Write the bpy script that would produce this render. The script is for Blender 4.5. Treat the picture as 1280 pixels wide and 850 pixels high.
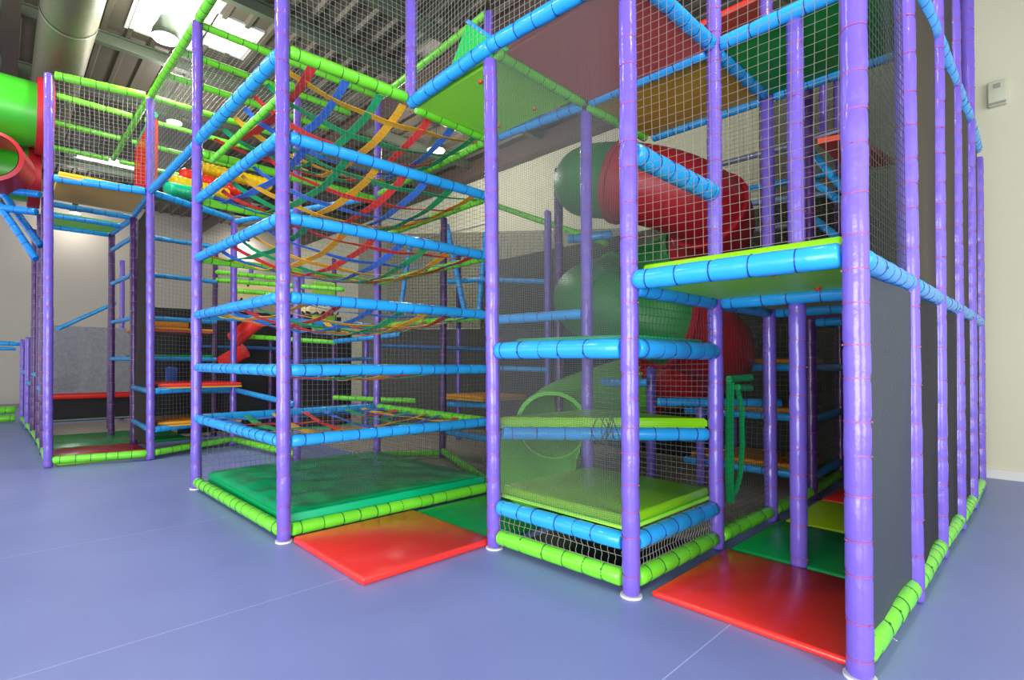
import bpy, math, random
from mathutils import Vector, Matrix
random.seed(7)
for o in list(bpy.data.objects): bpy.data.objects.remove(o)
S = bpy.context.scene
COL = S.collection
# ------------------------------------------------------------ camera
YAW, PIT, ROL, FP, CX, CY, H = .8185, .0174, .0049, 653.24, 610.57, 442.75, 1.45
cF = Vector((math.cos(YAW)*math.cos(PIT), math.sin(YAW)*math.cos(PIT), math.sin(PIT)))
cR = Vector((math.sin(YAW), -math.cos(YAW), 0)); cU = cR.cross(cF)
cR2 = cR*math.cos(ROL) + cU*math.sin(ROL); cU2 = -cR*math.sin(ROL) + cU*math.cos(ROL)
cam = bpy.data.cameras.new('camera'); co = bpy.data.objects.new('camera', cam); COL.objects.link(co)
m = Matrix((cR2, cU2, -cF)).transposed().to_4x4(); m.translation = (0, 0, H); co.matrix_world = m
cam.sensor_width = 36; cam.lens = FP/1280*36
cam.shift_x = (640-CX)/1280; cam.shift_y = (CY-425)/1280; cam.clip_start = .05; cam.clip_end = 200
S.camera = co
def ray(px, py): return cF + cR2*((px-CX)/FP) - cU2*((py-CY)/FP)
def W(px, py, Z): return Vector((0, 0, H)) + ray(px, py)*Z            # point at depth Z
def WZ(px, py, z): d = ray(px, py); return Vector((0, 0, H)) + d*((z-H)/d.z)   # point on a level plane
def WU(px, py, u): d = ray(px, py); return Vector((0, 0, H)) + d*(u/d.x)
def WV(px, py, v): d = ray(px, py); return Vector((0, 0, H)) + d*(v/d.y)
# ------------------------------------------------------------ view, world, lights
S.view_settings.view_transform = 'Standard'; S.view_settings.look = 'None'
S.view_settings.gamma = 1; S.view_settings.use_curve_mapping = False
S.view_settings.exposure = 0.68
w = bpy.data.worlds.new('world'); S.world = w; w.use_nodes = True
w.node_tree.nodes['Background'].inputs[0].default_value = (.93, .97, 1, 1)
w.node_tree.nodes['Background'].inputs[1].default_value = 1.3
def area(name, loc, target, sx, sy, power, col=(1, 1, 1)):
    l = bpy.data.lights.new(name, 'AREA'); l.shape = 'RECTANGLE'; l.size = sx; l.size_y = sy; l.energy = power; l.color = col
    o = bpy.data.objects.new(name, l); COL.objects.link(o); o.location = loc
    o.rotation_euler = (Vector(target)-Vector(loc)).to_track_quat('-Z', 'Y').to_euler(); return o
area('assumed_door_fill', (-.5, -7, 1.9), (3, 3, 1.7), 4, 3.4, 230, (1, .98, .95))  # added fill for an assumed, unseen door; set low for the deck undersides
area('assumed_window_fill', (-5.5, -1.0, 1.6), (3, 3.5, 2.2), 6, 3, 480, (.93, .97, 1))  # windows out of view, assumed from highlights on the posts; low added fill
# ------------------------------------------------------------ materials
MATS = {}
def s2l(c): return tuple((x/12.92 if x <= .04045 else ((x+.055)/1.055)**2.4) for x in c)
def mat(name, rgb, rough=.4, bump=0, bscale=20, metal=0, alpha=1, var=0, vscale=3, emit=None, spec=.5, trans=0):
    if name in MATS: return MATS[name]
    M = bpy.data.materials.new(name); M.use_nodes = True; nt = M.node_tree; b = nt.nodes['Principled BSDF']
    c = s2l([x/255 for x in rgb])
    b.inputs['Base Color'].default_value = (*c, 1); b.inputs['Roughness'].default_value = rough
    b.inputs['Metallic'].default_value = metal; b.inputs['Specular IOR Level'].default_value = spec
    if alpha < 1: b.inputs['Alpha'].default_value = alpha
    if emit: b.inputs['Emission Color'].default_value = (*emit[:3], 1); b.inputs['Emission Strength'].default_value = emit[3]
    tc = nt.nodes.new('ShaderNodeTexCoord')
    if bump:
        n = nt.nodes.new('ShaderNodeTexNoise'); n.inputs['Scale'].default_value = bscale; n.inputs['Detail'].default_value = 3
        bp = nt.nodes.new('ShaderNodeBump'); bp.inputs['Strength'].default_value = bump; bp.inputs['Distance'].default_value = .02
        nt.links.new(tc.outputs['Object'], n.inputs['Vector']); nt.links.new(n.outputs['Fac'], bp.inputs['Height'])
        nt.links.new(bp.outputs['Normal'], b.inputs['Normal'])
    if var:
        n = nt.nodes.new('ShaderNodeTexNoise'); n.inputs['Scale'].default_value = vscale; n.inputs['Detail'].default_value = 4
        r = nt.nodes.new('ShaderNodeMixRGB'); r.inputs[1].default_value = (*[x*(1-var) for x in c], 1); r.inputs[2].default_value = (*[min(1, x*(1+var)) for x in c], 1)
        nt.links.new(tc.outputs['Object'], n.inputs['Vector']); nt.links.new(n.outputs['Fac'], r.inputs[0]); nt.links.new(r.outputs[0], b.inputs['Base Color'])
    MATS[name] = M; return M
purple = mat('purple_vinyl', (116, 92, 196), .22, .25, 14)
blue = mat('light_blue_vinyl', (44, 164, 238), .25, .2, 14)
lime = mat('lime_vinyl', (118, 222, 52), .28, .2, 14)
limepad = mat('lime_pad', (136, 208, 18), .3, .12, 5, var=.05)
redpad = mat('red_pad', (238, 54, 46), .25, .1, 4, var=.05)
greenpad = mat('green_pad', (0, 158, 74), .25, .12, 4, var=.05)
towergreen = mat('tower_green_pad', (0, 164, 98), .28, .3, 3, var=.1)
tealpad = mat('teal_pad', (0, 190, 140), .35, .1, 8)
yellowpad = mat('yellow_pad', (236, 200, 24), .35, .1, 8)
orangepad = mat('orange_pad', (228, 148, 24), .4, .1, 8)
orangeboard = mat('orange_board', (255, 200, 104), .5, 0, var=.08)
limeboard = mat('lime_board', (165, 250, 70), .45, 0, var=.05)
greenboard = mat('green_board', (22, 150, 62), .45, 0, var=.06)
redboard = mat('red_board', (206, 84, 78), .45, 0, var=.06)
ochreboard = mat('ochre_board', (206, 164, 60), .45, 0, var=.08)
tie_pink = mat('pink_tie', (158, 78, 128), .4)
tie_navy = mat('navy_tie', (30, 50, 130), .4)
tie_green = mat('dark_green_tie', (16, 90, 50), .4)
netwhite = mat('pale_net_cord', (158, 158, 148), .8)
netbeige = mat('beige_net_cord', (136, 126, 114), .8)
netdark = mat('dark_net_cord', (70, 74, 70), .8)
netgrey = mat('grey_net_cord', (104, 106, 102), .8)
black = mat('black_mesh', (26, 25, 30), .75, .3, 60)
sheetm = mat('charcoal_sheet', (58, 66, 76), .6, .3, 60, var=.1)
brownsheet = mat('brown_sheet', (60, 51, 36), .7, .2, 30, var=.25, vscale=2)
slidegreen = mat('slide_green', (34, 122, 54), .45, .05, 4)
slidelime = mat('slide_lime', (110, 205, 60), .3, .05, 4)
slidered = mat('slide_red', (168, 26, 40), .42, .05, 4)
slidebright = mat('slide_bright_green', (60, 170, 40), .3)
steel = mat('galvanised_steel', (150, 156, 150), .4, metal=.7)
white = mat('white_metal', (228, 228, 224), .4)
straps = {'red': mat('red_webbing', (240, 60, 56), .6), 'blue': mat('blue_webbing', (56, 122, 226), .6),
          'green': mat('green_webbing', (20, 172, 104), .6), 'yellow': mat('yellow_webbing', (250, 184, 34), .6)}
redcap = mat('red_cap', (226, 60, 30), .4)
glow = mat('lamp_glow', (255, 255, 250), .4, emit=(1, .98, .92, 9))
# ------------------------------------------------------------ geometry collector
class MB:
    def __init__(s): s.v = []; s.f = []; s.m = []
    def add(s, vs, fs, mi=0):
        n = len(s.v); s.v += [Vector(x) for x in vs]; s.f += [tuple(i+n for i in f) for f in fs]; s.m += [mi]*len(fs); return s
    def box(s, a, b, mi=0):
        x0, y0, z0 = a; x1, y1, z1 = b
        return s.add([(x0,y0,z0),(x1,y0,z0),(x1,y1,z0),(x0,y1,z0),(x0,y0,z1),(x1,y0,z1),(x1,y1,z1),(x0,y1,z1)],
              [(0,3,2,1),(4,5,6,7),(0,1,5,4),(1,2,6,5),(2,3,7,6),(3,0,4,7)], mi)
    def pad(s, a, b, r=.02, mi=0, puff=0):     # soft-edged cushion
        x0, y0, z0 = a; x1, y1, z1 = b; r = min(r, (z1-z0)*.49)
        L = []
        for z, k in ((z0, r), (z0+r*.3, r*.3), (z0+r, 0), (z1-r, 0), (z1-r*.3, r*.3), (z1, r)):
            ring = []
            for cx, cy, a0 in ((x1-r-k*0, y1-r, 0), (x0+r, y1-r, 90), (x0+r, y0+r, 180), (x1-r, y0+r, 270)):
                for q in range(4):
                    t = math.radians(a0+q*30); rr = max(r-k, .001)
                    ring.append((cx+rr*math.cos(t), cy+rr*math.sin(t), z))
            L.append(ring)
        n = 16; vs = [p for R_ in L for p in R_]; fs = []
        for j in range(5):
            for i in range(n): fs.append((j*n+i, j*n+(i+1) % n, (j+1)*n+(i+1) % n, (j+1)*n+i))
        fs.append(tuple(reversed(range(n)))); fs.append(tuple(range(5*n, 6*n)))
        return s.add(vs, fs, mi)
    def tube(s, pts, rad, n=12, caps=True, mi=0):
        pts = [Vector(p) for p in pts]; k = len(pts)
        if not hasattr(rad, '__len__'): rad = [rad]*k
        d0 = (pts[1]-pts[0]) if (pts[1]-pts[0]).length > 1e-5 else pts[-1]-pts[0]
        d0 = d0.normalized(); up = Vector((0, 0, 1)) if abs(d0.z) < .9 else Vector((1, 0, 0))
        a = d0.cross(up).normalized(); vs = []
        for i, p in enumerate(pts):
            d = pts[min(i+1, k-1)]-pts[max(i-1, 0)]
            if d.length < 1e-5: d = pts[-1]-pts[0]
            d = d.normalized(); a = (a-d*a.dot(d)).normalized(); b = d.cross(a)
            for q in range(n):
                t = 2*math.pi*q/n; vs.append(p+(a*math.cos(t)+b*math.sin(t))*rad[i])
        fs = [(j*n+i, j*n+(i+1) % n, (j+1)*n+(i+1) % n, (j+1)*n+i) for j in range(k-1) for i in range(n)]
        if caps: fs.append(tuple(reversed(range(n)))); fs.append(tuple(range((k-1)*n, k*n)))
        return s.add(vs, fs, mi)
    def build(s, name, mats, parent=None, smooth=True):
        me = bpy.data.meshes.new(name); off = parent_loc(parent) if parent else Vector((0, 0, 0))
        me.from_pydata([tuple(x-off) for x in s.v], [], s.f)
        for M in (mats if isinstance(mats, (list, tuple)) else [mats]): me.materials.append(M)
        me.polygons.foreach_set('material_index', s.m)
        if smooth:
            me.polygons.foreach_set('use_smooth', [True]*len(s.f))
            try: me.set_sharp_from_angle(angle=math.radians(50))
            except Exception: pass
        me.update()
        o = bpy.data.objects.new(name, me); COL.objects.link(o)
        if parent: o.parent = parent
        return o
def parent_loc(o):
    v = Vector(o.location)
    while o.parent: o = o.parent; v += Vector(o.location)
    return v
def tag(o, label, cat, group=None, kind=None):
    if label: o['label'] = label
    if cat: o['category'] = cat
    if group: o['group'] = group
    if kind: o['kind'] = kind
    return o
def thing(name, label, cat, loc, group=None, kind=None):
    o = bpy.data.objects.new(name, None); o.empty_display_size = .1; COL.objects.link(o); o.location = loc
    return tag(o, label, cat, group, kind)
GROUPS = {'padded_post': 'purple padded posts of the play frame', 'padded_rail': 'padded rails of the play frame', 'play_deck': 'decks of the play frame', 'floor_mat': 'coloured floor mats',
          'strap_net': 'strap nets stacked in the tower', 'net_panel': 'cord nets of the play frame', 'mesh_sheet': 'mesh sheets of the play frame', 'high_bay_lamp': 'high bay lamps under the roof',
          'foam_roller': 'foam rollers in the stepped pile', 'cross_bar': 'bars high behind the coarse net', 'red_bolster': 'red bolsters behind the tower', 'cushion': 'cushions behind the tower', 'carpet': 'beige carpets'}
# ------------------------------------------------------------ room shell
ZC = 6.9
def floor_mat():
    M = bpy.data.materials.new('blue_sports_floor'); M.use_nodes = True; nt = M.node_tree; N = nt.nodes; Lk = nt.links; b = N['Principled BSDF']
    tc = N.new('ShaderNodeTexCoord'); sp = N.new('ShaderNodeSeparateXYZ'); Lk.new(tc.outputs['Object'], sp.inputs[0])
    def math_(op, a, bv=None):
        n = N.new('ShaderNodeMath'); n.operation = op
        for i, x in enumerate((a, bv)):
            if x is None: continue
            if isinstance(x, (int, float)): n.inputs[i].default_value = x
            else: Lk.new(x, n.inputs[i])
        return n.outputs[0]
    # welded seams every 1.95 m along v
    y = math_('ADD', sp.outputs['Y'], 20.2-1.22+1.01); y = math_('MODULO', y, 2.02); y = math_('SUBTRACT', y, 1.01); y = math_('ABSOLUTE', y); seam = math_('LESS_THAN', y, .0035)
    no = N.new('ShaderNodeTexNoise'); no.inputs['Scale'].default_value = 1.2; no.inputs['Detail'].default_value = 6; Lk.new(tc.outputs['Object'], no.inputs['Vector'])
    mx = N.new('ShaderNodeMixRGB'); mx.inputs[1].default_value = (*s2l((122/255, 132/255, 190/255)), 1); mx.inputs[2].default_value = (*s2l((138/255, 150/255, 206/255)), 1); Lk.new(no.outputs['Fac'], mx.inputs[0])
    m2 = N.new('ShaderNodeMixRGB'); m2.inputs[2].default_value = (*s2l((170/255, 180/255, 228/255)), 1); Lk.new(mx.outputs[0], m2.inputs[1]); Lk.new(seam, m2.inputs[0])
    Lk.new(m2.outputs[0], b.inputs['Base Color'])
    b.inputs['Roughness'].default_value = .42
    wv = N.new('ShaderNodeTexWave'); wv.inputs['Scale'].default_value = 40; wv.bands_direction = 'Y'; Lk.new(tc.outputs['Object'], wv.inputs['Vector'])
    bp = N.new('ShaderNodeBump'); bp.inputs['Strength'].default_value = .08; bp.inputs['Distance'].default_value = .002; Lk.new(wv.outputs['Fac'], bp.inputs['Height']); Lk.new(bp.outputs[0], b.inputs['Normal'])
    return M
def struct(o): o['kind'] = 'structure'; return o
struct(MB().box((-9, -9, -.1), (9.4, 22, 0)).build('floor', floor_mat(), smooth=False))
beige = mat('beige_carpet', (176, 164, 154), .8, .2, 80, var=.06)
tag(MB().box((4.2, 1.85, 0), (9.3, 12.6, .006)).build('carpet', beige, smooth=False), 'flat beige carpet covering the floor behind the green net tower', 'carpet')
tag(MB().box((.6, 11.4, 0), (4.18, 15.4, .006)).build('carpet', beige, smooth=False), 'strip of beige carpet in front of the red padded barrier', 'carpet')
wallR = mat('cream_plaster_wall', (208, 206, 178), .8, .1, 30, var=.05, vscale=.7)
wallL = mat('grey_plaster_wall', (190, 182, 170), .85, .1, 30, var=.05, vscale=.7)
struct(MB().box((9.4, -9, 0), (9.6, 22.2, 7.3)).build('wall_right', wallR, smooth=False))
struct(MB().box((-9, 22, 0), (9.4, 22.2, 7.3)).build('wall_back', wallL, smooth=False))
struct(MB().box((9.37, -9, 0), (9.4, 22, .12)).build('baseboard_right', mat('white_skirting', (214, 212, 204), .5), smooth=False))
struct(MB().box((-9, 21.97, 0), (9.37, 22, .12)).build('baseboard_back', mat('grey_skirting', (140, 136, 132), .5), smooth=False))
# corrugated metal ceiling: ribs run along v, with holes for the rooflights
SKY = [(1.45, 2.35, 8.2, 10.1), (2.45, 3.05, 8.8, 9.75), (1.35, 3.0, 17.0, 17.6), (1.35, 3.1, 17.85, 18.5)]
cm = MB(); per = .34
xs = []; x = -9.0
while x < 9.4: xs += [(x, 0), (x+.22, 0), (x+.25, .055), (x+.31, .055)]; x += per
xs.append((9.4, 0))
ysp = sorted(set([-9, 22]+[q for s in SKY for q in s[2:]]))
for j in range(len(ysp)-1):
    y0, y1 = ysp[j], ysp[j+1]
    for i in range(len(xs)-1):
        (a, za), (b, zb) = xs[i], xs[i+1]; mid = (a+b)/2
        if any(s[0] < mid < s[1] and s[2] <= y0 and y1 <= s[3] for s in SKY): continue
        cm.add([(a, y0, ZC-za), (b, y0, ZC-zb), (b, y1, ZC-zb), (a, y1, ZC-za)], [(0, 1, 2, 3)])
ceilm = mat('corrugated_ceiling', (104, 96, 86), .55, metal=.3, var=.12, vscale=1)
struct(cm.build('ceiling', ceilm, smooth=False))
struct(MB().box((-9, -9, ZC+.3), (9.6, 8.1, ZC+.4)).box((-9, 18.6, ZC+.3), (9.6, 22.2, ZC+.4)).box((3.15, 8.1, ZC+.3), (9.6, 18.6, ZC+.4)).box((-9, 8.1, ZC+.3), (1.3, 18.6, ZC+.4)).build('trim_1', ceilm, smooth=False))
skym = mat('rooflight_panel', (255, 255, 255), .6, emit=(1, 1, 1, 2.6))
for i, (a, b, c, d) in enumerate(SKY):
    fr = MB().box((a-.06, c-.06, ZC-.04), (a, d+.06, ZC+.12)).box((b, c-.06, ZC-.04), (b+.06, d+.06, ZC+.12)).box((a, c-.06, ZC-.04), (b, c, ZC+.12)).box((a, d, ZC-.04), (b, d+.06, ZC+.12)).build('window_%d' % (i+1), white, smooth=False)
    struct(fr); pn = MB().box((a, c, ZC+.06), (b, d, ZC+.08)).build('pane', skym, fr, smooth=False)
beam = mat('roof_steel', (92, 100, 84), .5, metal=.2)
bigbeam = mat('brown_roof_beam', (88, 70, 64), .6)
def ibeam(p0, p1, wd, ht, M, nm):
    p0 = Vector(p0); p1 = Vector(p1); d = (p1-p0).normalized(); s = d.cross(Vector((0, 0, 1))).normalized()*wd/2; mb = MB()
    def slab(hw, z0, z1):
        q = [p0-s*hw, p0+s*hw, p1+s*hw, p1-s*hw]
        mb.add([(v.x, v.y, v.z+z) for z in (z0, z1) for v in q], [(0, 3, 2, 1), (4, 5, 6, 7), (0, 1, 5, 4), (1, 2, 6, 5), (2, 3, 7, 6), (3, 0, 4, 7)])
    slab(1, 0, .02); slab(.12, .02, ht-.02); slab(1, ht-.02, ht)
    return struct(mb.build(nm, M, smooth=False))
k = 2
for v in (2.6, 4.7, 6.6, 8.0, 10.5, 12.6, 14.8, 17.7, 19.6):
    ibeam((-9, v, ZC-.26), (9.4, v, ZC-.26), .12, .2, beam, 'trim_%d' % k); k += 1
for u in (.05, 5.4):
    ibeam((u, -9, ZC-.62), (u, 22, ZC-.62), .2, .36, bigbeam, 'trim_%d' % k); k += 1
struct(MB().box((9.1, -9, ZC-.5), (9.37, 22, ZC-.08)).build('trim_%d' % k, bigbeam, smooth=False)); k += 1
# ------------------------------------------------------------ cable tie mesh
def tie_mesh(M, name):
    mb = MB(); n = 18
    vs = []; fs = []
    prof = [(-.5, .98), (-.5, 1.035), (.5, 1.035), (.5, .98)]
    for i in range(n):
        t = 2*math.pi*i/n
        for (h, r) in prof: vs.append((r*math.cos(t), r*math.sin(t), h))
    for i in range(n):
        for q in range(3): fs.append((i*4+q, ((i+1) % n)*4+q, ((i+1) % n)*4+q+1, i*4+q+1))
    mb.add(vs, fs)
    mb.box((1.0, -.12, -.6), (1.12, .12, .6))
    me = bpy.data.meshes.new(name); me.from_pydata([tuple(v) for v in mb.v], [], mb.f); me.materials.append(M); me.update(); return me
TM = {'purple': tie_mesh(tie_pink, 'cable_tie_pink'), 'blue': tie_mesh(tie_navy, 'cable_tie_navy'), 'lime': tie_mesh(tie_green, 'cable_tie_green')}
PM = {'purple': purple, 'blue': blue, 'lime': lime}
TMAT = {'purple': tie_pink, 'blue': tie_navy, 'lime': tie_green}
def depth(p): return (Vector(p)-Vector((0, 0, H))).dot(cF)
def foam(parent, p0, p1, r, kind, step=.185, M=None):
    """foam sleeve with cable ties, pinched at each tie"""
    p0 = Vector(p0); p1 = Vector(p1); L = (p1-p0).length; d = (p1-p0)/L
    near = min(depth(p0), depth(p1), depth((p0+p1)/2)) < 5.6
    ts = []; t = step*random.uniform(.3, .6)
    while t < L-.05: ts.append(t); t += step*random.uniform(.72, 1.2)
    prof = [(0, r*.8), (.012, r*.98)]
    for a in ts: prof += [(a-.03, r), (a, r*.945), (a+.03, r)]
    prof += [(L-.012, r*.98), (L, r*.8)]
    prof = sorted(q for q in prof if 0 <= q[0] <= L)
    side = d.cross(Vector((.3, .5, .8))).normalized()
    mb = MB(); mb.tube([p0+d*a+side*random.uniform(-.003, .003) for a, _ in prof], [q*random.uniform(.985, 1.015) for _, q in prof], 14 if near else 10)
    if not near:
        for a in ts: mb.tube([p0+d*(a-.004), p0+d*(a+.004)], r*.99, 10, False, 1)
    mb.build('foam_sleeve', [M or PM[kind], TMAT[kind]], parent)
    if near:
        rot = d.to_track_quat('Z', 'Y'); off = parent_loc(parent)
        for a in ts:
            o = bpy.data.objects.new('cable_tie', TM[kind]); COL.objects.link(o); o.parent = parent
            o.rotation_mode = 'QUATERNION'; tilt = Vector((random.uniform(-.05, .05), random.uniform(-.05, .05), 1)).to_track_quat('Z', 'Y')
            o.rotation_quaternion = rot @ tilt @ Matrix.Rotation(random.uniform(-3, 3), 3, 'Z').to_quaternion()
            o.location = p0+d*a-off; o.scale = (r*.95, r*.95, .0062)
# ------------------------------------------------------------ posts
L1, L2, L3 = 1.955, 3.975, 5.4
POST = {}
LEAN = cR/4
def P(n, z):
    b, l = POST[n]; return Vector((b.x, b.y, 0)) + LEAN*(l*z) + Vector((0, 0, z))
def post(n, base, lean, z0, z1, label, r=.056, plate=False, group=None, M=None):
    POST[n] = (Vector((base[0], base[1], 0)), lean)
    if z1 is None: return
    t = thing('padded_post', label, 'post', P(n, z0), group)
    foam(t, P(n, z0+.012), P(n, z1), r, 'purple', .21, M)
    if n in 'ABCDE':
        q = P(n, 0); MB().tube([q, q+Vector((0, 0, .012))], r*1.2, 20).build('base_plate', white, t)
    return t
F0 = lambda x, y: WZ(x, y, 0)
post('A', F0(1075, 847), -.013, 0, L3, 'large purple padded post in the right foreground corner of the play frame')
post('B', F0(789, 745), -.028, 0, L3, 'purple padded post in the centre foreground between two rail corners')
post('C', F0(618, 685), -.052, 0, 3.87, 'slim purple padded post left of the fine mesh panel, beside the flat red mat')
post('D', F0(355, 677), -.062, 0, L3, 'purple padded post at the front corner of the strap-net tower')
post('E', F0(245, 611), -.045, 0, L3, 'purple padded post at the left corner of the strap-net tower')
post('F', F0(188, 575), -.065, 0, L3-.03, 'purple padded post joining the left entrance bay to the tower')
post('G', F0(60, 585), -.07, 0, L3, 'purple padded post at the far left front corner beside the green tube')
post('H', F0(896, 687), -.013, 0, L3, 'purple padded post behind the centre foreground post, at the far edge of the red mat')
post('I', F0(999, 712), -.007, 0, L1-.06, 'purple padded post standing at the edge between red and green mats under the deck')
post('I2', F0(999, 712), -.012, L1+.1, 4.0, 'purple upper post above the lime deck, behind the coarse net')
post('R1', F0(1142, 752), -.028, 0, L3, 'first purple post behind the right foreground post, along the right side')
post('R2', F0(1174, 697), .006, 0, L3, 'second purple post behind the right foreground post, along the right side')
post('R3', F0(1198, 662), -.006, 0, L3, 'third purple post behind the right foreground post, along the right side')
post('R4', F0(1214, 636), .01, 0, L3-.1, 'fourth purple post behind the right foreground post, along the right side')
post('R5', F0(1225, 613), .01, 0, L2-.08, 'farthest purple post of the right side, nearest the cream wall')
dp = mat('shaded_purple_vinyl', (74, 40, 104), .3, .25, 14)  # purple vinyl again, with the shade of the inner posts in its colour
post('J', F0(964, 652), -.019, 0, L3, 'purple post behind the green floor mat, left of the lime floor mat')
post('J2', F0(1015, 626), -.014, 0, L3, 'shaded purple post at the front corner of the small yellow decks', M=dp)
post('J4', F0(1051, 602), 0, 0, L3, 'shaded purple post at the far right corner of the small yellow decks', M=dp)
post('K', (4.0, 4.22), -.04, 0, L3, 'purple tower post hidden behind the slim post left of the mesh panel')
post('M', (2.92, 4.2), -.03, L2+.03, L3+.2, 'purple upper post standing on the outer corner of the lime top deck')
post('N', F0(371, 577), -.04, 0, L3, 'purple post behind the front tower post, at the rear left of the tower')
post('O', F0(471, 576), -.02, 0, L3, 'purple post at the rear corner of the green tower mattress')
post('Q', F0(553, 573), 0, 0, L2-.3, 'shaded purple post seen between tower rails, left of the slim post', M=dp)
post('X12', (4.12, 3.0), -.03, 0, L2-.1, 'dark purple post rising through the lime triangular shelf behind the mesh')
post('X22', F0(814, 608), 0, 0, 1.42, 'short purple post under the spiral slide')
post('X32', F0(876, 606), 0, 0, 1.3, 'short purple post behind the coarse net right of the spiral slide')
post('X23', (5.22, 4.25), -.02, 0, L2-.02, 'thin shaded purple post behind the mesh, left of the green slide', M=dp)
post('X34', (6.35, 5.4), -.01, 0, L2-.1, 'thin light purple post behind the mesh, farther left of the green slide')
post('X42', (7.5, 3.0), 0, 0, L2-.1, 'thin purple post behind the upper coarse net, right of the red slide')
post('L', F0(291, 556), -.03, 0, L2, 'purple post seen between the two left tower posts')
post('F2', F0(167, 558), -.067, 0, L2-.05, 'shaded purple post behind the left entrance bay, beside the black sheet', M=dp)
post('F3', F0(139, 546), -.059, 0, L2-.05, 'shaded purple post standing on the green mat in the left bay', M=dp)
post('F4', W(152, 520, 13), -.05, 0, L2, 'distant thin purple post behind the dark post of the left bay')
bg = [((2.95, 12.0), 264), ((3.1, 11.2), 0), ((4.12, 12.2), 312), ((4.12, 11.0), 334), ((5.22, 12.0), 384), ((5.22, 10.4), 417), ((5.22, 9.05), 455), ((1.75, 13.8), 0), ((6.35, 7.6), 0), ((2.3, 13.2), 0)]
for i, (b, _) in enumerate(bg):
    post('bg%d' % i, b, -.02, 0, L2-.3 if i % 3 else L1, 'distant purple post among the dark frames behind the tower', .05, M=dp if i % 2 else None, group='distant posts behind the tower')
# row of posts running back from the left corner
row = [(.52, 10.5), (.52, 11.8), (.5, 13.2), (.46, 14.8), (.42, 16.5)]
for i, b in enumerate(row):
    lab = ['first post behind the far left corner post, shaded purple', 'second post behind the far left corner post, shaded purple', 'third post behind the far left corner post, shaded purple',
           'fourth post behind the far left corner post, head-high', 'farthest head-high purple post of the left row'][i]
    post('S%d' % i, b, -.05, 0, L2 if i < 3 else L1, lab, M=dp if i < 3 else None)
# ------------------------------------------------------------ rails
def rail(p0, p1, kind, label, r=.05, trim=.058, step=.185, group=None, M=None):
    p0 = Vector(p0); p1 = Vector(p1); d = (p1-p0).normalized(); a = p0+d*trim; b = p1-d*trim
    t = thing('padded_rail', label, 'rail', a, group); foam(t, a, b, r, kind, step, M); return t
def pr(a, b, z, kind, label, **k): return rail(P(a, z), P(b, z), kind, label, **k)
# tower D-E-O-K
words = ['lowest', 'second lowest', 'third lowest', 'fourth lowest', 'fifth lowest']
AZ = [.805, 1.385, 1.985, 2.64, 3.31]
for i, z in enumerate(AZ):
    pr('D', 'K', z, 'blue', 'light blue padded rail, %s on the right-hand front face of the strap-net tower' % words[i])
    pr('D', 'E', z, 'blue', 'blue padded rail, %s on the left-hand front face of the strap-net tower' % words[i])
    pr('E', 'O', z, 'blue' if i in (0, 2) else 'lime', '%s padded rail, %s along the far left back of the tower' % ('blue' if i in (0, 2) else 'lime', words[i]), r=.045)
    pr('K', 'O', z, 'lime', 'lime padded rail, %s along the far right back of the tower' % words[i], r=.045)
pr('D', 'E', L2+.02, 'blue', 'thick blue padded rail, topmost between the two left tower posts', r=.058)
rail(P('D', L2-.16)+Vector((.13, .05, 0)), P('E', L2-.2)+Vector((.13, -.05, 0)), 'lime', 'thin lime rail just under the topmost blue rail of the tower', r=.035)
pr('D', 'M', L2+.05, 'lime', 'bright lime padded rail along the top of the tower front', r=.052)
pr('M', 'K', L2-.02, 'lime', 'lime padded rail under the lime top deck, behind its outer corner', r=.05)
pr('K', 'O', L2-.02, 'lime', 'lime padded rail with white edge along the top right back of the tower', r=.05)
pr('E', 'O', L2-.1, 'lime', 'lime padded rail along the top left back of the tower', r=.05)
pr('D', 'K', .085, 'lime', 'lime padded rail on the floor in front of the green tower mattress', r=.055)
pr('D', 'E', .085, 'lime', 'lime padded rail on the floor along the left of the tower mattress', r=.055)
pr('K', 'O', .085, 'lime', 'dark lime rail on the floor behind the tower mattress', r=.05)
pr('O', 'Q', .085, 'lime', 'short lime rail on the floor beyond the tower mattress', r=.05)
pr('N', 'L', .1, 'lime', 'lime rail on the floor behind the left tower post, running to the front post', r=.05)
pr('F', 'L', .1, 'lime', 'lime rail on the floor right of the left bay', r=.052)
pr('G', 'F', .1, 'lime', 'lime rail on the floor across the left entrance bay', r=.055)
pr('Q', 'K', .12, 'lime', 'dark lime rail on the floor left of the slim post', r=.05)
# E - F - G upper
pr('E', 'F', L2, 'blue', 'blue padded rail rising from the left bay to the tower at deck height', r=.052)
pr('G', 'F', L2, 'blue', 'blue padded rail under the yellow edge of the left bay deck', r=.055)
pr('F', 'L', L2, 'blue', 'blue padded rail right of the left bay at deck height', r=.05)
pr('L', 'O', L2-.05, 'blue', 'blue padded rail at deck height behind the tower', r=.045)
pr('F', 'E', L3, 'lime', 'lime padded top rail above the colourful rollers', r=.052)
rail(P('E', L3), P('D', L3), 'lime', 'lime padded top rail over the left tower face', r=.052)
rail(P('D', L3), P('M', L3), 'lime', 'lime padded top rail over the tower front', r=.05)
rail(P('M', L3+.02), P('M', L3+.02)+Vector((0, -4.2, 0)), 'lime', 'lime padded top rail above the fine mesh panel', r=.05)
pr('K', 'O', L3, 'lime', 'lime padded top rail over the back of the tower', r=.045)
pr('G', 'F', L3, 'lime', 'lime padded top rail of the left entrance bay', r=.055)
pr('R1', 'R2', L3, 'lime', 'lime top rail on the right side, nearest the right foreground post', r=.05)
pr('R2', 'R3', L3, 'lime', 'lime top rail on the right side, between second and third side posts', r=.05)
pr('R3', 'R4', L3, 'lime', 'lime top rail on the right side, ending at the fourth side post', r=.05)
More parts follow.
